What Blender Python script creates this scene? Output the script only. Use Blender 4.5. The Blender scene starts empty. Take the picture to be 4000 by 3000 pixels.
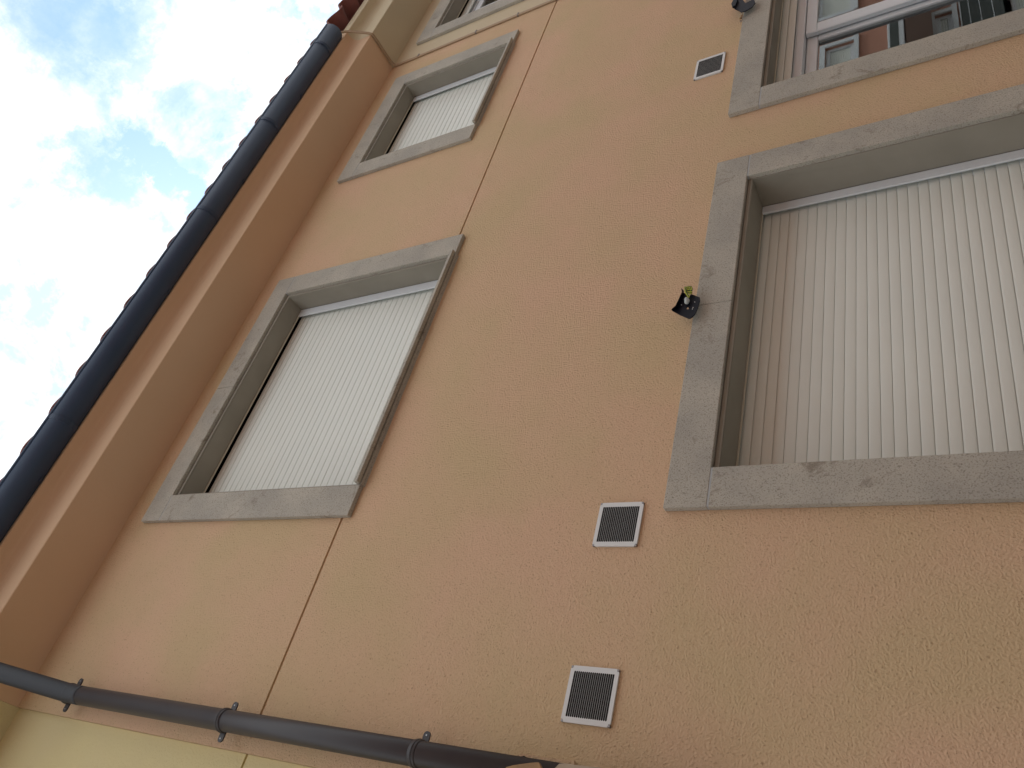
import bpy, bmesh, math, random
from mathutils import Vector, Matrix
R_ = math.radians
random.seed(7)
sc = bpy.context.scene
ZO = 1.6            # camera height above the pavement; z below is measured from the camera

# ------------------------------------------------------------------ camera
cam = bpy.data.cameras.new('camera'); co = bpy.data.objects.new('camera', cam)
sc.collection.objects.link(co); sc.camera = co
cam.sensor_fit = 'HORIZONTAL'; cam.sensor_width = 36.0; cam.lens = 3089.795/4000*36
cam.clip_start = 0.05; cam.clip_end = 500
RM = ((0.24616325, 0.78893411, -0.56301565), (0.47254258, -0.60486487, -0.64096958), (-0.84623115, -0.10826571, -0.52170046))
M4 = Matrix(RM).to_4x4(); M4.translation = Vector((0, -2.2, ZO)); co.matrix_world = M4
sc.render.resolution_x = 1024; sc.render.resolution_y = 768

# ------------------------------------------------------------------ sky, clouds
SUN_EL, SUN_AZ = 55.0, 48.0      # sun stands behind the house, the street side is in open shade
w = bpy.data.worlds.new('World'); sc.world = w; w.use_nodes = True
nt = w.node_tree; nt.nodes.clear(); N = nt.nodes; L = nt.links
def nd(t, **k):
    n = N.new(t)
    for a, v in k.items(): setattr(n, a, v)
    return n
sky = nd('ShaderNodeTexSky', sky_type='NISHITA', sun_disc=False)
sky.dust_density = 0.3; sky.ozone_density = 1.5
sky.sun_elevation = R_(SUN_EL); sky.sun_rotation = R_(SUN_AZ)
tc = nd('ShaderNodeTexCoord')
def noise(scale, detail, rough, dist=0.0, vec=None):
    n = nd('ShaderNodeTexNoise'); n.inputs['Scale'].default_value = scale; n.inputs['Detail'].default_value = detail
    n.inputs['Roughness'].default_value = rough; n.inputs['Distortion'].default_value = dist
    L.new(vec or tc.outputs['Generated'], n.inputs['Vector']); return n
def mth(op, a, b=None, c=None, clamp=False):
    n = nd('ShaderNodeMath', operation=op); n.use_clamp = clamp
    for i, v in enumerate((a, b, c)):
        if v is None: continue
        if hasattr(v, 'is_linked') or hasattr(v, 'links'): L.new(v, n.inputs[i])
        else: n.inputs[i].default_value = v
    return n.outputs[0]
wob = noise(8.0, 10.0, 0.66)
off = nd('ShaderNodeVectorMath', operation='MULTIPLY_ADD')
L.new(wob.outputs['Color'], off.inputs[0]); off.inputs[1].default_value = (0.26,)*3; 
sub = nd('ShaderNodeVectorMath', operation='SUBTRACT'); L.new(tc.outputs['Generated'], sub.inputs[0]); sub.inputs[1].default_value = (0.13,)*3
L.new(sub.outputs[0], off.inputs[2])
# gaps of blue between the clouds: (direction, radius, depth)
GAPS = [((0.588, 0.188, 0.786), 0.052, 1.3), ((0.570, 0.212, 0.79), 0.048, 1.2), ((0.605, 0.215, 0.768), 0.038, 1.2), ((0.602, 0.258, 0.755), 0.048, 1.2),
        ((0.585, 0.285, 0.758), 0.030, 0.9), ((0.625, 0.235, 0.745), 0.035, 0.9),
        ((0.665, 0.235, 0.71), 0.03, 0.7), ((0.56, 0.17, 0.81), 0.035, 0.8), ((0.64, 0.215, 0.74), 0.045, 0.6),
        ((0.655, 0.085, 0.75), 0.065, 0.85), ((0.62, 0.065, 0.78), 0.07, 0.8), ((0.60, 0.10, 0.79), 0.05, 0.5),
        ((0.70, 0.195, 0.686), 0.03, 0.42), ((0.755, 0.195, 0.63), 0.035, 0.75), ((0.785, 0.21, 0.583), 0.03, 0.5),
        ((0.50, 0.19, 0.845), 0.03, 0.2), ((0.30, 0.30, 0.905), 0.06, 0.4), ((0.36, 0.26, 0.895), 0.05, 0.25)]
tot = None
for c, r, dpt in GAPS:
    d = nd('ShaderNodeVectorMath', operation='DISTANCE'); L.new(off.outputs[0], d.inputs[0]); d.inputs[1].default_value = Vector(c).normalized()
    m = nd('ShaderNodeMapRange', interpolation_type='SMOOTHSTEP')
    L.new(d.outputs['Value'], m.inputs[0]); m.inputs[1].default_value = r*1.25; m.inputs[2].default_value = r*0.35; m.inputs[3].default_value = 0; m.inputs[4].default_value = dpt
    tot = m.outputs[0] if tot is None else mth('MAXIMUM', tot, m.outputs[0])
# elsewhere in the dome scattered gaps
big = noise(2.6, 7.0, 0.6, 0.3)
gp = nd('ShaderNodeMapRange', interpolation_type='SMOOTHSTEP'); L.new(big.outputs['Fac'], gp.inputs[0])
gp.inputs[1].default_value = 0.40; gp.inputs[2].default_value = 0.28; gp.inputs[3].default_value = 0; gp.inputs[4].default_value = 0.8
fine = noise(22.0, 7.0, 0.65)
fm = nd('ShaderNodeMapRange'); L.new(fine.outputs['Fac'], fm.inputs[0]); fm.inputs[1].default_value = 0.3; fm.inputs[2].default_value = 0.7; fm.inputs[3].default_value = 0.72; fm.inputs[4].default_value = 1.15
gap = mth('MULTIPLY', mth('MAXIMUM', tot, gp.outputs[0]), fm.outputs[0], clamp=True)
shade = noise(7.5, 8.0, 0.66, 0.3)
ramp = nd('ShaderNodeValToRGB'); L.new(shade.outputs['Fac'], ramp.inputs[0])
ramp.color_ramp.elements[0].position = 0.40; ramp.color_ramp.elements[0].color = (0.52, 0.63, 0.73, 1)
ramp.color_ramp.elements[1].position = 0.54; ramp.color_ramp.elements[1].color = (1.0, 1.0, 1.0, 1)
# clouds glow more around the veiled sun
dt = nd('ShaderNodeVectorMath', operation='DOT_PRODUCT'); L.new(tc.outputs['Generated'], dt.inputs[0])
dt.inputs[1].default_value = (math.sin(R_(SUN_AZ))*math.cos(R_(SUN_EL)), math.cos(R_(SUN_AZ))*math.cos(R_(SUN_EL)), math.sin(R_(SUN_EL)))
glow = nd('ShaderNodeMapRange', interpolation_type='SMOOTHSTEP'); L.new(dt.outputs['Value'], glow.inputs[0])
glow.inputs[1].default_value = 0.55; glow.inputs[2].default_value = 1.0; glow.inputs[3].default_value = 11.5; glow.inputs[4].default_value = 13.5
cl = nd('ShaderNodeVectorMath', operation='SCALE'); L.new(ramp.outputs[0], cl.inputs[0]); L.new(glow.outputs[0], cl.inputs['Scale'])
skb = nd('ShaderNodeVectorMath', operation='MULTIPLY'); L.new(sky.outputs[0], skb.inputs[0]); skb.inputs[1].default_value = (1.75, 2.05, 2.05)
mix = nd('ShaderNodeMix', data_type='RGBA'); L.new(gap, mix.inputs['Factor']); L.new(cl.outputs[0], mix.inputs['A']); L.new(skb.outputs[0], mix.inputs['B'])
bg = nd('ShaderNodeBackground'); bg.inputs['Strength'].default_value = 0.1; L.new(mix.outputs['Result'], bg.inputs['Color'])
wo = nd('ShaderNodeOutputWorld'); L.new(bg.outputs[0], wo.inputs['Surface'])

sun = bpy.data.lights.new('sun', 'SUN'); sun.energy = 1.2; sun.angle = R_(10); sun.color = (1.0, 0.95, 0.87)
so = bpy.data.objects.new('sun', sun); sc.collection.objects.link(so)
sd = Vector((math.sin(R_(SUN_AZ))*math.cos(R_(SUN_EL)), math.cos(R_(SUN_AZ))*math.cos(R_(SUN_EL)), math.sin(R_(SUN_EL))))
so.rotation_euler = sd.to_track_quat('Z', 'Y').to_euler(); so.location = (2, 6, 14)
vs = sc.view_settings; vs.view_transform = 'Standard'; vs.look = 'None'; vs.gamma = 1; vs.exposure = 0.27; vs.use_curve_mapping = False

# ------------------------------------------------------------------ materials
def mat(name, col, rough=0.8, var=None, vs_=4.0, vamt=0.5, bump=(), metal=0.0, spec=0.5, speck=None, stain=None):
    """col base; var second colour mixed by slow noise; bump = list of (scale, strength, distance, detail)"""
    m = bpy.data.materials.new(name); m.use_nodes = True; t = m.node_tree; b = t.nodes['Principled BSDF']
    b.inputs['Roughness'].default_value = rough; b.inputs['Metallic'].default_value = metal; b.inputs['Specular IOR Level'].default_value = spec
    tc = t.nodes.new('ShaderNodeTexCoord'); mp = t.nodes.new('ShaderNodeMapping'); mp.inputs['Rotation'].default_value = (0.61, 0.43, 0.87)
    t.links.new(tc.outputs['Object'], mp.inputs['Vector']); vec = mp.outputs['Vector']
    def nz(scale, det=5.0, ro=0.55, dist=0.0):
        n = t.nodes.new('ShaderNodeTexNoise'); n.inputs['Scale'].default_value = scale; n.inputs['Detail'].default_value = det
        n.inputs['Roughness'].default_value = ro; n.inputs['Distortion'].default_value = dist; t.links.new(vec, n.inputs['Vector']); return n
    cur = None
    def mixc(fac, a, bcol, afac=1.0):
        x = t.nodes.new('ShaderNodeMix'); x.data_type = 'RGBA'
        t.links.new(fac, x.inputs['Factor'])
        if hasattr(a, 'links'): t.links.new(a, x.inputs['A'])
        else: x.inputs['A'].default_value = (*a, 1)
        x.inputs['B'].default_value = (*bcol, 1); return x.outputs['Result']
    def rng(src, lo, hi, a=0.0, b2=1.0):
        r = t.nodes.new('ShaderNodeMapRange'); t.links.new(src, r.inputs[0]); r.inputs[1].default_value = lo; r.inputs[2].default_value = hi
        r.inputs[3].default_value = a; r.inputs[4].default_value = b2; return r.outputs[0]
    cur = tuple(col)
    if var: cur = mixc(rng(nz(vs_, 4, 0.5).outputs['Fac'], 0.35, 0.65, 0, vamt), cur, var)
    if stain:      # (colour, scale, threshold, amount)
        cur = mixc(rng(nz(stain[1], 9, 0.75, 0.6).outputs['Fac'], stain[2], stain[2]+0.09, 0, stain[3]), cur, stain[0])
    if speck:      # (colour, scale, threshold, amount)
        cur = mixc(rng(nz(speck[1], 3, 0.6).outputs['Fac'], speck[2], speck[2]+0.12, 0, speck[3]), cur, speck[0])
    if hasattr(cur, 'links'): t.links.new(cur, b.inputs['Base Color'])
    else: b.inputs['Base Color'].default_value = (*cur, 1)
    last = None
    for (s, st, ds, det) in bump:
        bn = t.nodes.new('ShaderNodeBump'); bn.inputs['Strength'].default_value = st; bn.inputs['Distance'].default_value = ds
        t.links.new(nz(s, det, 0.6).outputs['Fac'], bn.inputs['Height'])
        if last: t.links.new(last, bn.inputs['Normal'])
        last = bn.outputs['Normal']
    if last: t.links.new(last, b.inputs['Normal'])
    return m
PEACH = mat('peach_render', (0.69, 0.462, 0.305), 0.92, (0.625, 0.462, 0.275), 1.9, 1.0,
            [(2.0, 0.15, 0.02, 2), (160.0, 1.0, 0.0060, 2), (340.0, 0.8, 0.002, 2)], spec=0.2, speck=((0.34, 0.22, 0.125), 160.0, 0.60, 0.8))
PEACH2 = mat('peach_smooth', (0.67, 0.462, 0.305), 0.9, (0.64, 0.44, 0.285), 1.3, 1.0, [(60.0, 0.25, 0.003, 3)], spec=0.2)
YEL2 = mat('cream_render', (0.60, 0.50, 0.345), 0.92, (0.58, 0.49, 0.34), 1.5, 1.0, [(95.0, 0.6, 0.005, 3)], spec=0.2)
YEL = mat('yellow_render', (0.66, 0.57, 0.30), 0.92, (0.63, 0.54, 0.31), 1.5, 1.0, [(95.0, 0.6, 0.005, 3)], spec=0.2)
STONE = mat('grey_stone', (0.485, 0.45, 0.38), 0.85, (0.40, 0.375, 0.325), 5.0, 1.0, [(180.0, 0.9, 0.003, 3), (30.0, 0.2, 0.003, 3)],
            spec=0.3, speck=((0.19, 0.17, 0.135), 200.0, 0.53, 0.7), stain=((0.22, 0.185, 0.14), 6.5, 0.57, 0.75))
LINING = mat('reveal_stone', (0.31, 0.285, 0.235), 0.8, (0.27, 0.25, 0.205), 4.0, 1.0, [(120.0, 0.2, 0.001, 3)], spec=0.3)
SLAT = mat('white_slat', (0.79, 0.815, 0.75), 0.45, (0.76, 0.785, 0.725), 2.0, 1.0, [(300.0, 0.05, 0.0005, 2)])
RAIL = mat('white_aluminium', (0.75, 0.79, 0.82), 0.45, (0.71, 0.75, 0.78), 3.0, 1.0)
CREAM = mat('cream_sealant', (0.60, 0.56, 0.45), 0.7)
JOINT = mat('joint_mortar', (0.40, 0.41, 0.41), 0.9)
DARK = mat('dark_void', (0.012, 0.011, 0.010), 0.9)
INSIDE = mat('room_plaster', (0.16, 0.15, 0.14), 0.9)
GUT = mat('slate_plastic', (0.018, 0.038, 0.080), 0.5, (0.023, 0.044, 0.088), 5.0, 1.0)
PIPE = mat('anthracite_plastic', (0.034, 0.030, 0.034), 0.45, (0.040, 0.034, 0.036), 6.0, 1.0)
BEND = mat('weathered_plastic', (0.030, 0.034, 0.042), 0.55)
BLK = mat('black_plastic', (0.005, 0.007, 0.014), 0.5, spec=0.25)
TILE = mat('clay_tile', (0.21, 0.070, 0.055), 0.85, (0.15, 0.055, 0.045), 6.0, 1.0, [(80, 0.3, 0.002, 3)])
CABLE = mat('beige_cable', (0.42, 0.30, 0.19), 0.6)
CABLE2 = mat('grey_cable', (0.22, 0.19, 0.17), 0.6)
VENT = mat('white_vent', (0.68, 0.69, 0.68), 0.45)
STEEL = mat('screw_steel', (0.35, 0.35, 0.36), 0.35, metal=0.9)
CLEAR = mat('clear_tape', (0.42, 0.46, 0.45), 0.25)
CEM = mat('bare_mortar', (0.40, 0.24, 0.11), 0.95, (0.30, 0.19, 0.10), 12.0, 1.0, [(90, 0.7, 0.004, 4)])
CEMG = mat('grey_mortar', (0.42, 0.335, 0.25), 0.95, (0.38, 0.30, 0.22), 9.0, 1.0, [(90, 0.4, 0.003, 4)])
TERRA = mat('terracotta_render', (0.50, 0.25, 0.175), 0.9, (0.45, 0.225, 0.155), 1.0, 1.0, [(60, 0.3, 0.003, 3)])
ASPH = mat('granite_paving', (0.30, 0.29, 0.27), 0.95, (0.25, 0.24, 0.225), 1.2, 1.0, [(120, 0.6, 0.004, 3)])
PAVE = mat('pavement_stone', (0.42, 0.40, 0.36), 0.9, (0.36, 0.34, 0.31), 2.0, 1.0, [(80, 0.4, 0.003, 3)])
KERB = mat('kerb_stone', (0.34, 0.32, 0.30), 0.9)
FLASH = mat('yellow_stripe', (0.42, 0.46, 0.02), 0.5)
FLASHD = mat('dark_green_tape', (0.012, 0.03, 0.006), 0.5)
BROWN = mat('brown_wood', (0.11, 0.06, 0.04), 0.7)
PLINTH = mat('dark_panel', (0.07, 0.085, 0.08), 0.7)
GLS = bpy.data.materials.new('window_glass'); GLS.use_nodes = True
_b = GLS.node_tree.nodes['Principled BSDF']; _b.inputs['Base Color'].default_value = (0.86, 0.92, 0.90, 1); _b.inputs['Roughness'].default_value = 0.0
_b.inputs['Transmission Weight'].default_value = 1.0; _b.inputs['IOR'].default_value = 1.9
REFL = mat('brown_reflection', (0.17, 0.115, 0.095), 0.9, (0.14, 0.10, 0.085), 3.0, 1.0)  # brown of a reflection in the pane, put into a colour

# ------------------------------------------------------------------ mesh helpers
class MB:
    def __init__(s): s.v = []; s.f = []; s.sm = []
    def face(s, pts, smooth=False):
        i = len(s.v); s.v += [tuple(p) for p in pts]; s.f.append(list(range(i, i+len(pts)))); s.sm.append(smooth); return s
    def box(s, x0, x1, y0, y1, z0, z1):
        i = len(s.v); s.v += [(x, y, z) for x in (x0, x1) for y in (y0, y1) for z in (z0, z1)]
        for q in ((0, 1, 3, 2), (4, 6, 7, 5), (0, 4, 5, 1), (2, 3, 7, 6), (0, 2, 6, 4), (1, 5, 7, 3)): s.f.append([i+k for k in q]); s.sm.append(False)
        return s
    def prism(s, poly, x0, x1, smooth=False, cap=True):      # poly of (y,z) swept along x
        i = len(s.v); n = len(poly)
        s.v += [(x0, y, z) for y, z in poly] + [(x1, y, z) for y, z in poly]
        for k in range(n): s.f.append([i+k, i+(k+1) % n, i+n+(k+1) % n, i+n+k]); s.sm.append(smooth)
        if cap: s.f.append([i+k for k in range(n)][::-1]); s.f.append([i+n+k for k in range(n)]); s.sm += [False, False]
        return s
    def sweep(s, prof, x0, x1, smooth=True):      # open profile
        i = len(s.v); n = len(prof); s.v += [(x0, y, z) for y, z in prof] + [(x1, y, z) for y, z in prof]
        for k in range(n-1): s.f.append([i+k, i+k+1, i+n+k+1, i+n+k]); s.sm.append(smooth)
        return s
    def tube(s, path, r, n=20, cap=True):
        P = [Vector(p) for p in path]; rs = r if isinstance(r, (list, tuple)) else [r]*len(P)
        ref = None; base = len(s.v)
        for k, p in enumerate(P):
            d = (P[min(k+1, len(P)-1)]-P[max(k-1, 0)]).normalized()
            if ref is None: ref = d.orthogonal().normalized()
            ref = (ref-d*ref.dot(d)).normalized(); b = d.cross(ref)
            for j in range(n):
                a = 2*math.pi*j/n; s.v.append(tuple(p+(ref*math.cos(a)+b*math.sin(a))*rs[k]))
        for k in range(len(P)-1):
            for j in range(n):
                s.f.append([base+k*n+j, base+k*n+(j+1) % n, base+(k+1)*n+(j+1) % n, base+(k+1)*n+j]); s.sm.append(True)
        if cap:
            s.f.append([base+j for j in range(n)][::-1]); e = base+(len(P)-1)*n; s.f.append([e+j for j in range(n)]); s.sm += [False, False]
        return s
    def plate(s, outer, y0, y1, holes=()):      # outer/holes: (x,z) or (x,z,yoffset); thickness from y0 (front) to y1 (back)
        bm = bmesh.new(); loops = []
        for lp in (outer, *holes):
            vs = [bm.verts.new((q[0], (q[2] if len(q) > 2 else 0), q[1])) for q in lp]; loops.append(vs)
            for k in range(len(vs)): bm.edges.new((vs[k], vs[(k+1) % len(vs)]))
        bmesh.ops.triangle_fill(bm, use_beauty=True, use_dissolve=False, edges=bm.edges[:])
        bm.verts.index_update(); i = len(s.v); n = len(bm.verts); vv = [v.co.copy() for v in bm.verts]
        s.v += [(v.x, v.y+y0, v.z) for v in vv]+[(v.x, v.y+y1, v.z) for v in vv]
        for f in bm.faces:
            ids = [v.index for v in f.verts]; s.f.append([i+k for k in ids]); s.f.append([i+n+k for k in ids][::-1]); s.sm += [False, False]
        for vs in loops:
            for k in range(len(vs)):
                a, b = vs[k].index, vs[(k+1) % len(vs)].index; s.f.append([i+a, i+b, i+n+b, i+n+a]); s.sm.append(False)
        bm.free(); return s
    def ball(s, c, r, n=12, m=8, q=None):
        base = len(s.v)
        for a in range(m+1):
            t = math.pi*a/m
            for b in range(n):
                u = 2*math.pi*b/n; p = Vector((math.sin(t)*math.cos(u)*r[0], math.sin(t)*math.sin(u)*r[1], math.cos(t)*r[2]))
                if q: p = q @ p
                s.v.append(tuple(Vector(c)+p))
        for a in range(m):
            for b in range(n): s.f.append([base+a*n+b, base+(a+1)*n+b, base+(a+1)*n+(b+1) % n, base+a*n+(b+1) % n]); s.sm.append(True)
        return s
    def build(s, name, m, parent=None, origin=None, bevel=0.0, bseg=2):
        if parent is not None: o0 = Vector(parent['_o'])
        else: o0 = Vector(origin or (0, 0, 0))
        me = bpy.data.meshes.new(name); off = o0
        me.from_pydata([(x-off.x, y-off.y, z-off.z) for x, y, z in s.v], [], s.f)
        me.polygons.foreach_set('use_smooth', s.sm)
        bm = bmesh.new(); bm.from_mesh(me); bmesh.ops.remove_doubles(bm, verts=bm.verts, dist=1e-5)
        bmesh.ops.recalc_face_normals(bm, faces=bm.faces); bm.to_mesh(me); bm.free()
        mats = m if isinstance(m, (list, tuple)) else [m]
        for q in mats: me.materials.append(q)
        o = bpy.data.objects.new(name, me); sc.collection.objects.link(o)
        o['_o'] = tuple(off)
        if parent is not None: o.parent = parent
        else: o.location = (off.x, off.y, off.z+ZO)
        if bevel:
            b = o.modifiers.new('bevel', 'BEVEL'); b.width = bevel; b.segments = bseg; b.limit_method = 'ANGLE'; b.angle_limit = R_(35)
        return o
def tag(o, label=None, cat=None, group=None, kind=None):
    if label: o['label'] = label
    if cat: o['category'] = cat
    if group: o['group'] = group
    if kind: o['kind'] = kind
    return o
def thing(name, loc, label, cat, group=None):
    o = bpy.data.objects.new(name, None); sc.collection.objects.link(o); o.empty_display_size = 0.1
    o.location = (loc[0], loc[1], loc[2]+ZO); o['_o'] = tuple(loc); return tag(o, label, cat, group)
def wallgrid(xs, zs, depth):      # depth(xmid,zmid) -> y or None (opening); steps between cells get side faces
    mb = MB(); nx, nz = len(xs)-1, len(zs)-1
    D = [[depth((xs[i]+xs[i+1])/2, (zs[j]+zs[j+1])/2) for j in range(nz)] for i in range(nx)]
    for i in range(nx):
        for j in range(nz):
            y = D[i][j]
            if y is not None: mb.face([(xs[i], y, zs[j]), (xs[i+1], y, zs[j]), (xs[i+1], y, zs[j+1]), (xs[i], y, zs[j+1])])
            for di, dj in ((1, 0), (0, 1)):
                if i+di < nx and j+dj < nz:
                    y2 = D[i+di][j+dj]
                    if y is None and y2 is None or y == y2: continue
                    a = 0.12 if y is None else y; b = 0.12 if y2 is None else y2
                    if di: mb.face([(xs[i+1], a, zs[j]), (xs[i+1], b, zs[j]), (xs[i+1], b, zs[j+1]), (xs[i+1], a, zs[j+1])])
                    else: mb.face([(xs[i], a, zs[j+1]), (xs[i+1], a, zs[j+1]), (xs[i+1], b, zs[j+1]), (xs[i], b, zs[j+1])])
    return mb
GRD = -ZO
# ------------------------------------------------------------------ window builder
SP = 0.025       # stone stands this proud of the render
def window(house, x0, x1, z0, z1, sw, lining_y=0.147, kind='shut', pitch=0.0395, split=None, proud=SP, label=None, sill_drop=0.021, slat_y=None, head=None, bow=0.0015, lean=0.0, EJ=None, gap=0.0032):
    """x0..x1, z0..z1: clear opening inside the stone slabs; sw slab width"""
    hd = head or sw
    e = 0.017; ej = EJ or e         # the lining sits this far inside the slab edge (head, jambs)
    W = MB()                      # reveal lining, four sides, butted
    ly = lining_y; a = 0.0
    a = -0.004
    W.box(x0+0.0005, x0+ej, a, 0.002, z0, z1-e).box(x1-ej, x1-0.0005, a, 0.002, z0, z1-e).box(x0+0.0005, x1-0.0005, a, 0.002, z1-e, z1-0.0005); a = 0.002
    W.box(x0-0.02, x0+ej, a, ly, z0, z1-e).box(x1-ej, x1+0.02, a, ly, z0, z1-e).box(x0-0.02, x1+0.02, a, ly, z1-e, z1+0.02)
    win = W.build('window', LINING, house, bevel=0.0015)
    for ja, jb in ((x0-sw+0.002, x0-0.001), (x1+0.001, x1+sw-0.002)): MB().box(ja, jb, -proud+0.0015, -0.002, z1-0.003, z1+0.003).build('joint_mortar', JOINT, win)
    if label: win['label'] = label
    g = 0.003
    xm = split or (x0+x1)/2
    yb = 0.0
    lt = MB().box(x0-sw, xm-0.001, -proud, yb-0.001, z1+g, z1+hd).box(xm+0.001, x1+sw, -proud, yb-0.001, z1+g, z1+hd); lt.build('stone_lintel', STONE, win, bevel=0.0025)
    zb = z0-sill_drop
    jl = MB().box(x0-sw, x0, -proud, -0.001, zb, z1-g); jl.build('stone_jamb', STONE, win, bevel=0.0025)
    jr = MB().box(x1, x1+sw, -proud, -0.001, zb, z1-g); jr.build('stone_jamb', STONE, win, bevel=0.0025)
    si = MB().prism([(ly+0.05, z0), (-0.050, z0-0.004), (-0.052, zb-0.002), (-0.030, zb-0.002), (-0.030, zb+0.010), (-0.022, zb+0.010), (-0.022, zb-0.002), (-0.001, zb-0.002), (-0.001, z0-0.03), (ly+0.05, z0-0.03)], x0+0.0015, x1-0.0015)
    si.build('stone_sill', STONE, win, bevel=0.0015)
    # guide rails of the shutter
    rw = 0.048 if ly > 0.15 else 0.056
    for xa, xb in ((x0+ej+0.001, x0+ej+rw), (x1-ej-rw, x1-ej-0.001)):
        r = MB().box(xa, xb, ly, ly+0.010, z0+0.002, z1-e-0.001).box(xa, xb, ly+0.034, ly+0.042, z0+0.002, z1-e-0.001)
        r.build('guide_rail', RAIL, win, bevel=0.0015)
    tr = MB().box(x0+e+0.001, x1-e-0.001, ly+0.0005, ly+0.007, z1-e-0.006, z1-e+0.008)
    tr.build('head_trim', CREAM, win)
    ys = slat_y if slat_y is not None else ly+0.030
    S = MB(); zt = z1-e+0.004; zlo = z0-0.03 if kind == 'shut' else z1-e-0.060
    z = zt
    while z > zlo:
        za = z-pitch; n = 8; prof = []
        for q in range(n+1):      # gently bowed face, tucked under at the lower edge
            u = q/n; prof.append((ys-bow*(1-(2*u-1)**2)**0.7 - lean*(u-0.5), za+u*(pitch-gap)))
        S.prism(prof+[(ys+0.009, za+pitch-gap), (ys+0.009, za+pitch), (ys+0.011, za+pitch), (ys+0.011, za)], x0+e+0.012, x1-e-0.012); z -= pitch
    so_ = S.build('roller_shutter', SLAT, win)
    # shutter box void behind the head
    MB().box(x0-0.02, x1+0.02, ly+0.10, ly+0.104, z1-e-0.25 if kind == 'shut' else z1-e, z1+0.25).box(x0-0.02, x1+0.02, ly-0.03, ly+0.10, z1+0.25, z1+0.254).build('shutter_box', DARK, win)
    return win

# ------------------------------------------------------------------ peach house
H = thing('peach_house', (2.98, 3.0, GRD), 'peach rendered house wall with grooved band, grey stone window surrounds and moulded eave', 'house')
XL, XR = 0.323, 5.640
ZS = 4.065
GZ = 2.473
k_ = 0.9886
A = dict(x0=1.441, x1=2.905, z0=2.443, z1=3.742)
B = dict(x0=4.203, x1=5.205, z0=2.738, z1=3.737)
C_ = dict(x0=1.432, x1=2.950, z0=-0.55, z1=0.843)
D_ = dict(x0=3.623, x1=5.30, z0=-0.55, z1=0.829)
SW = 0.151
wins = [A, B, C_, D_]
vents = [(0.5705, 0.7405, 1.057, 1.2195), (1.149, 1.317, 1.0725, 1.236), (3.912, 4.096, 1.0545, 1.2135)]
M = 0.018
holes = [(w_['x0']-M, w_['x1']+M, w_['z0']-0.02, w_['z1']+M) for w_ in wins] + [(a+0.028, b-0.028, c+0.028, d-0.028) for a, b, c, d in vents]
xs = sorted(set([XL, XR]+[q for h in holes for q in h[:2]])); zs = sorted(set([GRD, ZS+0.15, GZ-0.006, GZ+0.006]+[q for h in holes for q in h[2:]]))
def dep(x, z):
    for a, b, c, d in holes:
        if a < x < b and c < z < d: return None
    if abs(z-GZ) < 0.006 and x > XL+0.05: return 0.009
    return 0.0
xs = sorted(set(xs+[XL+0.052]))
wg = wallgrid(xs, zs, dep)
wg.face([(XL, 0, GRD), (XL, 0.3, GRD), (XL, 0.3, ZS+0.15), (XL, 0, ZS+0.15)])      # outer reveal of the left edge
wallo = wg.build('wall', PEACH, H)
sh = MB()      # inner faces, rear and gables
sh.box(XL+0.002, XR-0.002, 5.8, 6.0, GRD, 4.4).box(XL+0.002, XL+0.15, 0.4, 5.8, GRD, 4.4).box(XR-0.15, XR-0.002, 0.4, 5.8, GRD, 4.4)
sh.box(XL+0.002, XR-0.002, 0.4, 5.8, 4.2, 4.35).box(XL+0.15, XR-0.15, 0.4, 5.8, 1.45, 1.7)
sh.build('inner_wall', INSIDE, H)
for a, b, c, d in vents: MB().box(a+0.01, b-0.01, 0.121, 0.13, c+0.01, d-0.01).build('duct', DARK, H)
# eave moulding: flat soffit, upright band, cove, second soffit, upper fascia
def eave_profile():
    p = [(0.3, ZS), (-0.3125, ZS), (-0.3165, ZS+0.004), (-0.3165, ZS+0.115)]
    for q in range(1, 7):
        t = q/6*math.pi/2; p.append((-0.3165-0.055*(1-math.cos(t)), ZS+0.115+0.07*math.sin(t)))
    p += [(-0.408, ZS+0.186), (-0.412, ZS+0.190), (-0.412, ZS+0.262), (0.3, ZS+0.33)]
    return p
ev = MB().prism(eave_profile(), XL+0.0, XR+0.002); ev.build('eave_cornice', PEACH2, H)

window(H, A['x0'], A['x1'], A['z0'], A['z1'], SW, 0.118, split=2.166, pitch=0.0425, label='larger upper window with closed white shutter and thin stone sill')
window(H, B['x0'], B['x1'], B['z0'], B['z1'], SW, 0.104, pitch=0.045, label='small upper window with closed white shutter, next to the cable')
window(H, C_['x0'], C_['x1'], C_['z0'], C_['z1'], SW, 0.158, split=2.197, pitch=0.0395, slat_y=0.190, bow=0.0020, lean=0.0022, EJ=0.006, gap=0.0022, label='large lower window with closed curved-slat shutter')
wd = window(H, D_['x0'], D_['x1'], D_['z0'], D_['z1'], SW, 0.095, kind='open', split=5.0, label='lower window with raised shutter and white sliding sashes')
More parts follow.
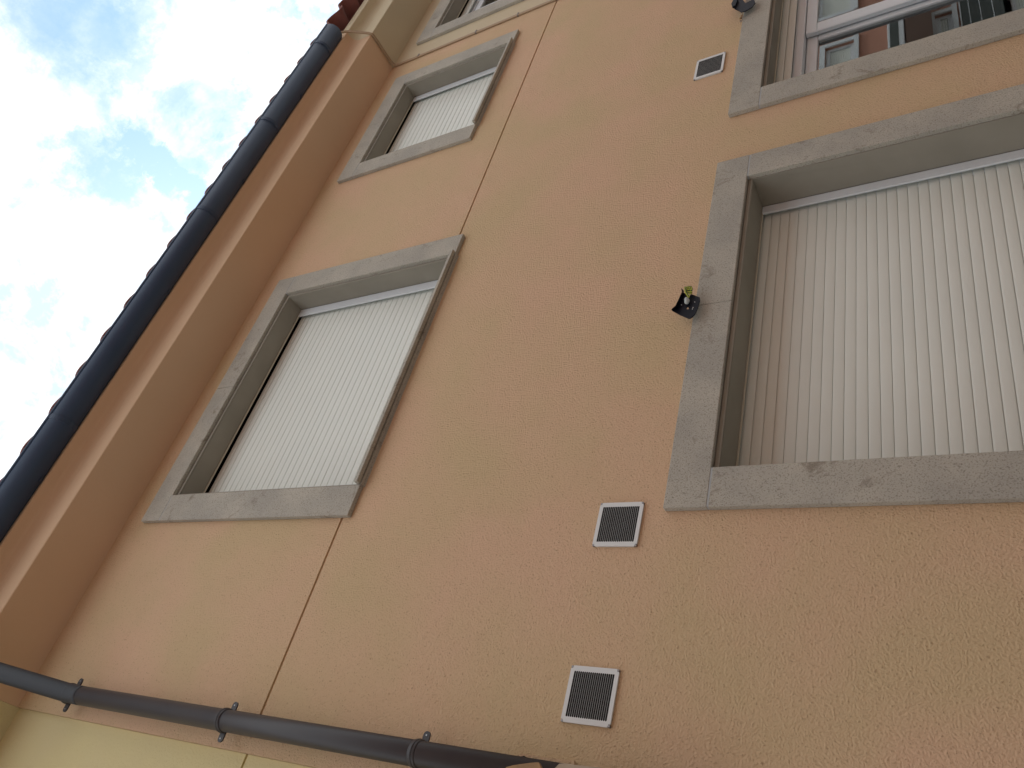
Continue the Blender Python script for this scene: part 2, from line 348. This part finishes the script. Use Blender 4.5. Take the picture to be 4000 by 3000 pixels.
# sliding sashes of the open window
def sash_window(win, x0, x1, z0, z1, yf, xm, sw=0.045, sw2=0.06, reflection_board=True):
    fr = MB().box(x0, x1, yf, yf+0.09, z1-0.05, z1).box(x0, x1, yf, yf+0.09, z0, z0+0.05).box(x0, x0+0.05, yf, yf+0.09, z0+0.05, z1-0.05).box(x1-0.05, x1, yf, yf+0.09, z0+0.05, z1-0.05)
    fr.build('window_frame', RAIL, win, bevel=0.003)
    for a, b, y in ((x0+0.052, xm+0.03, yf+0.045), (xm-0.02, x1-0.052, yf+0.010)):
        s = MB(); st = 0.082
        s.box(a, b, y, y+0.03, z1-0.052-sw2, z1-0.053).box(a, b, y, y+0.03, z0+0.053, z0+0.053+sw2).box(a, a+st, y, y+0.03, z0+0.053+sw2, z1-0.052-sw2).box(b-st, b, y, y+0.03, z0+0.053+sw2, z1-0.052-sw2)
        s.build('sash', RAIL, win, bevel=0.006, bseg=3)
        MB().box(a+st-0.004, b-st+0.004, y+0.012, y+0.016, z0+0.05+sw2, z1-0.05-sw2).build('glass_pane', GLS, win)
sash_window(wd, D_['x0']+0.02, D_['x1']-0.02, D_['z0']+0.01, 0.742, 0.155, 4.345)

# roofs -------------------------------------------------------------
def tile_roof(house, x0, x1, ydrip, zdrip, name='roof'):
    T = MB(); pw = 0.262; sl = math.tan(R_(17))
    nrow = 10; rl = 0.36
    x = x0
    while x < x1-0.02:
        for r in range(nrow):
            ya = ydrip+r*rl; yb = ya+rl+0.06
            za = zdrip+(ya-ydrip)*sl+0.018; zb = zdrip+(yb-ydrip)*sl-0.004+0.0
            jz = random.uniform(-0.003, 0.003); jx = random.uniform(-0.003, 0.003)
            prof = []
            for q in range(15):
                u = q/14; xx = u*pw*1.07
                if u < 0.62: zz = 0.060*math.sin(math.pi*u/0.62)**0.75
                else: zz = -0.022*math.sin(math.pi*(u-0.62)/0.38)
                prof.append((xx, zz))
            th = 0.014; base = len(T.v)
            for yy, z_ in ((ya, za), (yb, zb)):
                for xx, zz in prof: T.v.append((x+xx+jx, yy, z_+zz+jz))
                for xx, zz in prof: T.v.append((x+xx+jx, yy, z_+zz+jz-th))
            n = 15
            for q in range(n-1):
                T.f.append([base+q, base+q+1, base+2*n+q+1, base+2*n+q]); T.f.append([base+n+q, base+n+q+1, base+3*n+q+1, base+3*n+q])
                T.f.append([base+q, base+q+1, base+n+q+1, base+n+q]); T.sm += [True, True, False]
            T.f.append([base, base+n, base+3*n, base+2*n]); T.f.append([base+n-1, base+2*n-1, base+4*n-1, base+3*n-1]); T.sm += [False, False]
        x += pw
    T.build(name, TILE, house)
tile_roof(H, 0.34, 5.60, -0.530, 4.360)
MB().face([(XL, -0.38, 4.36), (XR, -0.38, 4.36), (XR, 3.0, 5.3), (XL, 3.0, 5.3)]).build('roof_deck', INSIDE, H)
MB().face([(XL, 3.0, 5.3), (XR, 3.0, 5.3), (XR, 6.3, 4.3), (XL, 6.3, 4.3)]).build('roof_slope', TILE, H)

# ------------------------------------------------------------------ gutter and downpipe
Gt = thing('rain_gutter', (2.9, -0.475, 4.22), 'dark slate half-round plastic gutter running along the edge of the tiled eave', 'gutter')
gy, gz, gr = -0.478, 4.312, 0.078
def arc(r, a0, a1, n=18): return [(gy+r*math.cos(R_(a0+(a1-a0)*q/n)), gz+r*math.sin(R_(a0+(a1-a0)*q/n))) for q in range(n+1)]
g = MB(); GX0, GX1 = 0.18, 5.56
po = arc(gr, 180, 360)+arc(gr-0.004, 360, 180)
g.prism(po, GX0, GX1, smooth=False)
g.tube([(GX0, gy-gr+0.001, gz+0.004), (GX1, gy-gr+0.001, gz+0.004)], 0.009, 10)
g.tube([(GX0, gy+gr-0.002, gz+0.002), (GX1, gy+gr-0.002, gz+0.002)], 0.006, 10)
go = g.build('channel', GUT, Gt); 
for p_ in go.data.polygons: p_.use_smooth = abs(p_.normal.x) < 0.5
for xe in (GX0, GX1):
    MB().prism(arc(gr-0.0035, 180, 360), xe-0.004, xe).build('end_cap', GUT, Gt)
for xx in (1.62, 3.30, 4.27, 5.28):
    MB().prism(arc(gr+0.0022, 180, 350)+arc(gr+0.0005, 350, 180), xx, xx+0.03).build('joint_sleeve', GUT, Gt)
for xx in (0.7, 1.3, 2.0, 2.65, 3.7, 4.7):
    MB().prism(arc(gr+0.0035, 300, 362)+arc(gr+0.0005, 362, 300), xx, xx+0.025).box(xx, xx+0.025, gy+gr+0.002, -0.4125, gz-0.012, gz+0.01).build('bracket', GUT, Gt)

DP = thing('downpipe', (0.405, -0.07, GRD), 'dark anthracite round plastic downpipe clamped to the left edge of the peach wall', 'drain pipe')
pr = 0.0388; px, py = 0.405, -0.070
path = [(px, py, 0.70), (px, py, 3.52)]
for q in range(1, 9):
    t = q/8; a = t*R_(33); path.append((px, py-0.10*(1-math.cos(a))*1.0, 3.52+0.10*math.sin(a)*1.6))
lx, ly_, lz = path[-1]
path += [(px, gy+0.02, 4.175), (px, gy, 4.225), (px, gy, 4.245)]
MB().tube(path[:2], pr, 32).build('pipe', PIPE, DP)
MB().tube([(px, py, 3.50), *path[1:]], pr+0.0006, 32).build('offset_bend', BEND, DP)
def clamp(z, part=DP):
    c = MB(); rr = pr+0.003
    c.tube([(px, py, z-0.014), (px, py, z-0.012), (px, py, z+0.012), (px, py, z+0.014)], [rr-0.002, rr, rr, rr-0.002], 32)
    c.tube([(px, py, z-0.004), (px, py, z-0.002), (px, py, z+0.002), (px, py, z+0.004)], [rr, rr+0.0022, rr+0.0022, rr], 32)
    ye = -0.052
    for sx in (-1, 1):
        lp = [(px+sx*0.030, z-0.013), (px+sx*0.057, z-0.013)]+[(px+sx*(0.060+0.013*math.cos(R_(t_))), z+0.013*math.sin(R_(t_))) for t_ in range(-75, 90, 25)]+[(px+sx*0.057, z+0.013), (px+sx*0.030, z+0.013)]
        c.plate(lp, ye-0.003, ye+0.003)
    c.tube([(px, py+pr, z), (px, -0.0005, z)], 0.006, 10)
    o = c.build('pipe_clamp', PIPE, part)
    for sx in (-1, 1):
        x_ = px+sx*0.060
        MB().tube([(x_, ye-0.0045, z), (x_, ye-0.003, z)], 0.0028, 10).build('screw', STEEL, o)
for z in (3.60, 2.565, 1.652): clamp(z)

# ------------------------------------------------------------------ neighbours
def small_house(name, x0, x1, mt, label, yf, gx=True, winx=None, tiles=False):
    h = thing(name, ((x0+x1)/2, 3, GRD), label, 'house')
    hs = [] if not winx else [(winx[0]-M, winx[1]+M, winx[2]-0.02, winx[3]+M)]
    xs = sorted(set([x0, x1]+[q for a in hs for q in a[:2]])); zs = sorted(set([GRD, ZS+0.15, GZ-0.006, GZ+0.006]+[q for a in hs for q in a[2:]]))
    def dp(x, z):
        for a, b, c, d in hs:
            if a < x < b and c < z < d: return None
        return yf+0.009 if abs(z-GZ) < 0.006 else yf
    wallgrid(xs, zs, dp).build('wall', mt, h)
    MB().box(x0+0.002, x1-0.002, 5.8, 6.0, GRD, 4.4).box(x0+0.002, x0+0.15, 0.4, 5.8, GRD, 4.4).box(x1-0.15, x1-0.002, 0.4, 5.8, GRD, 4.4).box(x0+0.15, x1-0.15, 0.4, 5.8, 4.2, 4.35).build('inner_wall', INSIDE, h)
    MB().prism(eave_profile(), x0, x1).build('eave_cornice', mt, h)
    tile_roof(h, x0+0.02, x1, -0.530, 4.360)
    MB().face([(x0, 3.0, 5.3), (x1, 3.0, 5.3), (x1, 6.3, 4.3), (x0, 6.3, 4.3)]).build('roof_slope', TILE, h)
    return h
HL = small_house('yellow_house', -5.0, XL-0.001, YEL, 'pale yellow rendered house below the downpipe, left of the peach wall', 0.014)
RW = (6.03, 7.25, 2.55, 3.742)
HR = small_house('cream_house', XR+0.003, 12.5, YEL2, 'pale cream-yellow rendered house past the cable, with stone-framed sash window', 0.0, winx=RW)
wr = window(HR, RW[0], RW[1], RW[2], RW[3], SW, 0.10, kind='open', label='stone-framed window with sliding sashes, brown reflection painted behind one pane')
sash_window(wr, RW[0]+0.02, RW[1]-0.02, RW[2]+0.01, 3.69, 0.16, 6.52)
MB().box(6.10, 6.55, 0.30, 0.31, 2.6, 3.68).build('reflection_board', REFL, wr)  # brown board behind the glass stands in for a reflection

# ------------------------------------------------------------------ cable at the party line
cb = thing('wall_cable', (XR, 0, GRD), 'thin painted cable running from the gutter end over the eave and down the wall', 'cable')
def smooth_path(pts, it=3):
    P = [Vector(p) for p in pts]
    for _ in range(it):
        Q = [P[0]]
        for a, b in zip(P, P[1:]): Q += [a*.75+b*.25, a*.25+b*.75]
        P = Q+[P[-1]]
    return P
def cab(dx, m, r, name):
    pts = [(XR-0.075+dx, -0.455, 4.262), (XR-0.01+dx, -0.415, 4.225), (XR+dx, -0.325, 4.062), (XR+0.01+dx, -0.30, 4.055), (XR+dx, -0.06, 4.050), (XR-0.01+dx, -0.010, 4.03), (XR-0.012+dx, -0.009, 3.95), (XR-0.004+dx, -0.009, 3.0), (XR-0.002+dx, -0.009, 1.9), (XR+dx, -0.009, 0.6), (XR+dx, -0.009, GRD+0.4)]
    MB().tube(smooth_path(pts), r, 10).build(name, m, cb)
cab(0.0, CABLE, 0.007, 'cable'); cab(0.018, CABLE, 0.005, 'cable')
for z in (3.78, 3.2, 2.81, 2.2): MB().box(XR-0.014, XR+0.026, -0.018, -0.001, z-0.006, z+0.006).build('cable_clip', CABLE2, cb, bevel=0.002)

# ------------------------------------------------------------------ vents
VL = ['white square vent grille nearest the downpipe, no window beside it', 'white square vent grille beside the lower corner of the large shuttered window', 'white square vent grille beside the lower window with raised shutter']
def vent(a, b, c, d, label):
    yf = -0.009
    t = thing('vent_grille', ((a+b)/2, 0, c), label, 'air vent', 'vent grilles on the peach wall')
    n = 20; m = 0.013; mx = 0.016; hz = (d-c-2*m); p = hz/n; sl = p*0.92
    nc = 0.009       # notched corners
    outer = [(a+nc, c), (b-nc, c), (b-nc, c+nc*.7), (b, c+nc), (b, d-nc), (b-nc, d-nc*.7), (b-nc, d), (a+nc, d), (a+nc, d-nc*.7), (a, d-nc), (a, c+nc), (a+nc, c+nc*.7)]
    hs = []
    for k in range(n):
        z = c+m+(k+0.5)*p; r = sl/2; xl, xr = a+mx+r, b-mx-r; lp = []
        for q in range(5): t_ = -math.pi/2+math.pi*q/4; lp.append((xr+r*math.cos(t_), z+r*math.sin(t_)))
        for q in range(5): t_ = math.pi/2+math.pi*q/4; lp.append((xl+r*math.cos(t_), z+r*math.sin(t_)))
        hs.append(lp)
    MB().plate(outer, yf, yf+0.0012, hs).build('grille_plate', VENT, t)
    MB().box(a+0.001, a+0.003, yf+0.0012, -0.0005, c+0.010, d-0.010).box(b-0.003, b-0.001, yf+0.0012, -0.0005, c+0.010, d-0.010).box(a+0.010, b-0.010, yf+0.0012, -0.0005, c+0.001, c+0.003).box(a+0.010, b-0.010, yf+0.0012, -0.0005, d-0.003, d-0.001).build('rim', VENT, t)
    MB().box(a+0.008, b-0.008, -0.0060, -0.0015, c+0.008, d-0.008).build('slot_shade_backing', DARK, t)  # solid dark backing, gives the slots their deep shade by colour
    for x_ in (a+0.004, b-0.004):
        for z_ in (c+0.004, d-0.004): MB().tube([(x_, yf-0.001, z_), (x_, yf+0.001, z_), (x_, -0.0005, z_)], [0.003, 0.0042, 0.0042], 10).build('screw', STEEL, t)
for v_, l_ in zip(vents, VL): vent(*v_, l_)

# ------------------------------------------------------------------ black lamp brackets
def at_px(u, v, y):      # measured position -> wall-parallel plane at y
    d = Vector(((u-2000)/3089.795, -(v-1500)/3089.795, -1)); m = Matrix(RM); d = m @ d; t = (y+2.2)/d.y
    return (d.x*t, d.z*t)
def zl(pts, y, ox, oy, s): return [at_px(ox+a*s, oy+b*s, y) for a, b in pts]
FX = (2550, 1050, 0.15068)
lb = thing('lamp_bracket', (2.2, -0.02, 1.0), 'black lamp bracket with yellow striped tape hanging at the corner of the large shuttered window', 'lamp bracket', 'black lamp brackets on the wall')
y0 = -0.060
main = zl([(800, 620), (880, 665), (960, 690), (1000, 655), (1215, 740), (1222, 830), (1165, 1010), (1085, 1185), (975, 1278), (930, 1288), (700, 1190), (495, 1080), (660, 950)], y0, *FX)
hc = at_px(FX[0]+915*FX[2], FX[1]+1010*FX[2], y0)
hole = [(hc[0]+0.0085*math.cos(a*math.pi/6), hc[1]+0.007*math.sin(a*math.pi/6)) for a in range(12)]
MB().plate(main, y0, y0+0.004, [hole]).build('back_plate', BLK, lb)
fl = MB(); q1 = zl([(735, 497), (750, 610), (585, 960), (480, 1045)], y0-0.022, *FX); q2 = zl([(800, 560), (800, 625), (662, 950), (495, 1080)], y0, *FX)
for k in range(3):
    a, b, c, d = q1[k], q1[k+1], q2[k+1], q2[k]
    for dy in (0.0, 0.003): fl.face([(a[0], y0-0.022+dy, a[1]), (b[0], y0-0.022+dy, b[1]), (c[0], y0-0.0005+dy, c[1]), (d[0], y0-0.0005+dy, d[1])])
fl.build('folded_flange', BLK, lb)
cx, cz = sum(p[0] for p in main)/len(main), sum(p[1] for p in main)/len(main)
MB().tube([(cx, y0+0.004, cz), (cx, -0.002, cz-0.004)], 0.006, 12).tube([(cx, -0.004, cz-0.004), (cx, -0.0005, cz-0.004)], 0.016, 16).build('wall_stud', BLK, lb)
for a, b in ((1090, 865), (745, 940), (1047, 1010), (1028, 1045)):
    x, z = at_px(FX[0]+a*FX[2], FX[1]+b*FX[2], y0); MB().tube([(x, y0-0.002, z), (x, y0+0.001, z)], 0.0017, 8).build('rivet', VENT, lb)
p = at_px(FX[0]+885*FX[2], FX[1]+840*FX[2], y0-0.01)
MB().ball((p[0], y0-0.010, p[1]), (0.0155, 0.009, 0.011)).ball((p[0]+0.009, y0-0.013, p[1]+0.002), (0.009, 0.008, 0.009)).build('clear_tape', CLEAR, lb)
# striped tape: ribbon with real stripes as thin strips
def strip(name, poly, y, m, th=0.0012): MB().plate(zl(poly, y, *FX), y, y+th).build(name, m, lb)
strip('striped_tape', [(812, 470), (925, 445), (1008, 447), (1040, 530), (1025, 560), (1018, 640), (955, 665), (880, 610)], y0-0.012, FLASHD)
st = MB()
for poly in ([(860, 492), (935, 488), (938, 505), (862, 512)], [(862, 530), (945, 530), (948, 548), (868, 550)], [(885, 580), (1020, 585), (1020, 603), (890, 600)], [(905, 625), (1010, 622), (1005, 640), (925, 640)],
             [(940, 460), (958, 458), (985, 555), (965, 560)], [(975, 455), (995, 452), (1025, 540), (1005, 550)], [(855, 462), (930, 455), (930, 470), (860, 475)]):
    st.plate(zl(poly, y0-0.0145, *FX), y0-0.0145, y0-0.0135)
st.build('tape_stripe', FLASH, lb)
strip('tape_tail', [(812, 480), (850, 475), (885, 590), (958, 700), (940, 742), (905, 735), (820, 600)], y0-0.017, FLASH)
st = MB()
for o_ in (0, 14): st.plate(zl([(826+o_, 490), (832+o_, 488), (868+o_, 600), (930+o_*.6, 715), (922+o_*.6, 720), (858+o_, 606)], y0-0.0185, *FX), y0-0.0185, y0-0.0178)
st.build('tape_stripe', FLASHD, lb)

FY = (2800, 0, 0.13562)
lb2 = thing('lamp_bracket', (4.5, -0.02, 0.98), 'black lamp bracket hanging from brown wire at the corner of the sash window', 'lamp bracket', 'black lamp brackets on the wall')
y1 = -0.055
m2 = zl([(470, 0), (415, 110), (440, 190), (530, 260), (640, 305), (695, 345), (800, 320), (870, 290), (1010, 200), (1108, 78), (1060, -60), (985, 5), (825, 92), (770, 20), (700, -140), (560, -180)], y1, *FY)
MB().plate(m2, y1, y1+0.005).build('back_plate', BLK, lb2)
MB().plate(zl([(470, 0), (415, 110), (440, 190), (530, 150), (600, -40)], y1-0.012, *FY), y1-0.012, y1-0.001).build('folded_flange', BLK, lb2)
pts = [at_px(2800+a*FY[2], b*FY[2], y1+0.002) for a, b in ((720, 340), (722, 430), (700, 480), (640, 490), (600, 400), (640, 345))]
MB().tube(smooth_path([(x, y1+0.004+0.010*i, z) for i, (x, z) in enumerate(pts)], 2), 0.0018, 8).build('wire', CABLE2, lb2)
x, z = at_px(2800+672*FY[2], 490*FY[2], -0.01)
MB().tube([(pts[1][0], y1+0.004, pts[1][1]), (x, -0.001, z)], 0.003, 8).ball((x, -0.004, z), (0.009, 0.005, 0.007)).build('wall_plug', CEM, lb2)

# ------------------------------------------------------------------ broken plaster at the foot of the visible pipe
F6 = (1900, 2800, 0.18083)
pb = thing('plaster_boxing', (0.45, -0.05, GRD), 'broken ragged plaster boxing with bare mortar swallowing the downpipe', 'broken plaster')
yb = -0.128
rag = [(1060, 965), (1140, 962), (1240, 970), (1330, 972), (1362, 1002), (1480, 1012), (1562, 1000), (1570, 1012), (1640, 1005), (1760, 1002), (1900, 1040), (2212, 1072), (2212, 1500), (1700, 1500), (1480, 1106)]
MB().plate(zl([(1575, 1010), (1700, 1005), (1880, 1032), (2230, 1072), (2500, 1100), (2500, 1700), (1300, 1700), (1480, 1106)], -0.113, *F6), -0.113, -0.001).build('mortar_boxing', CEMG, pb)
MB().plate(zl([(410, 1112), (430, 1085), (560, 1050), (720, 1022), (900, 1000), (1060, 984), (1130, 984), (1150, 1030), (1190, 1112), (1190, 1400), (410, 1400)], yb, *F6), yb, yb+0.012).build('mortar_lump', CEM, pb)
MB().plate(zl([(500, 858), (620, 884), (700, 882), (770, 880), (790, 862), (812, 850), (850, 862), (880, 884), (960, 918), (985, 940), (1060, 972), (1140, 966), (1230, 972), (1290, 962), (1330, 972), (1362, 1002), (1480, 1014), (1562, 1000), (1900, 1035), (1900, 950), (1300, 880), (800, 800)], -0.012, *F6), -0.012, -0.0015).build('ragged_plaster', PEACH, pb)
MB().plate(zl([(640, 880), (812, 840), (900, 890), (1060, 960), (1240, 960), (1340, 965), (1500, 1005), (1575, 1000), (1560, 1040), (1400, 1045), (1000, 990)], -0.0145, *F6), -0.0145, -0.0125).build('gap_shade_sheet', DARK, pb)  # flat dark sheet on the plaster, painted shade of the broken hole

# ------------------------------------------------------------------ street and the house opposite
gr_ = MB().box(-60, 60, -60, 60, GRD-0.3, GRD-0.12); tag(gr_.build('street', ASPH), kind='structure')
pv = MB().box(-30, 40, -1.3, -0.001, GRD-0.11, GRD); tag(pv.build('pavement', PAVE), kind='structure')
pv2 = MB().box(-30, 40, -6.0, -5.0, GRD-0.11, GRD); tag(pv2.build('pavement', PAVE), kind='structure')
kb = MB().box(-30, 40, -1.45, -1.302, GRD-0.115, GRD+0.002); tag(kb.build('kerb', KERB), kind='structure')
kb2 = MB().box(-30, 40, -4.998, -4.85, GRD-0.115, GRD+0.002); tag(kb2.build('kerb', KERB), kind='structure')
OY = -6.0
HO = thing('terracotta_house', (8, OY-3, GRD), 'terracotta rendered house across the street, seen only reflected in the window glass', 'house')
ow = []
for x in (-4, 0, 4, 8, 11.4, 18.6):
    for z in (-0.4, 2.0): ow.append((x, x+1.2, z, z+1.35))
ow += [(13.7, 15.0, 1.60, 2.12), (16.0, 17.3, 1.60, 2.28), (13.7, 14.95, 0.0, 0.27), (14.1, 15.4, -1.3, -0.85), (16.2, 17.3, -0.4, 0.6)]
xs = sorted(set([-8, 24]+[q for a in ow for q in a[:2]])); zs = sorted(set([GRD, 4.2]+[q for a in ow for q in a[2:]]))
def dpo(x, z):
    for a, b, c, d in ow:
        if a < x < b and c < z < d: return None
    return 0.0
gw = wallgrid(xs, zs, dpo); gw.v = [(x, OY-y, z) for x, y, z in gw.v]; gw.build('wall', TERRA, HO)
MB().box(-7.9, 23.9, OY-6, OY-0.5, GRD, 4.1).build('inner_wall', INSIDE, HO)
MB().box(-8.2, 24.2, OY-6.3, OY+0.35, 4.2, 4.35).build('roof', TILE, HO)
for a, b, c, d in ow:
    f = MB().box(a, b, OY-0.10, OY-0.05, c, c+0.08).box(a, b, OY-0.10, OY-0.05, d-0.08, d).box(a, a+0.08, OY-0.10, OY-0.05, c+0.08, d-0.08).box(b-0.08, b, OY-0.10, OY-0.05, c+0.08, d-0.08)
    f.box(a-0.1, b+0.1, OY, OY+0.03, d+0.0, d+0.1).box(a-0.1, a, OY, OY+0.03, c, d).box(b, b+0.1, OY, OY+0.03, c, d).box(a-0.12, b+0.12, OY, OY+0.07, c-0.08, c)
    w_ = f.build('window', RAIL, HO)
    s_ = MB(); zz = c+0.09
    while zz < d-0.09: s_.box(a+0.08, b-0.08, OY-0.09, OY-0.075, zz, zz+0.035); zz += 0.04
    s_.build('roller_shutter', SLAT, w_)
ac = MB().box(13.6, 15.25, OY, OY+0.28, 0.74, 1.01); ac.build('wall_unit', RAIL, HO, bevel=0.01)
MB().box(13.6, 15.15, OY+0.281, OY+0.285, 0.83, 0.97).build('unit_grille', PLINTH, HO)
MB().box(13.4, 15.6, OY, OY+0.5, 0.64, 0.70).box(13.4, 15.6, OY+0.45, OY+0.5, 0.30, 0.64).build('canopy', BROWN, HO)
for z in (0.55, -0.05, -0.12): MB().tube([(13.4, OY+0.05, z), (15.7, OY+0.05, z)], 0.012, 8).build('wall_pipe', RAIL, HO)
MB().box(13.2, 15.9, OY, OY+0.03, -0.85, -0.13).build('plinth_panel', PLINTH, HO)
for z in (-0.26, -0.42, -0.60): MB().box(13.2, 15.9, OY+0.031, OY+0.04, z, z+0.012).build('panel_joint', RAIL, HO)
for x in (10.9, 12.9): MB().tube([(x, OY+0.08, GRD), (x, OY+0.08, 4.2)], 0.05, 14).build('downpipe', RAIL, HO)

for o in bpy.data.objects:
    if '_o' in o: del o['_o']
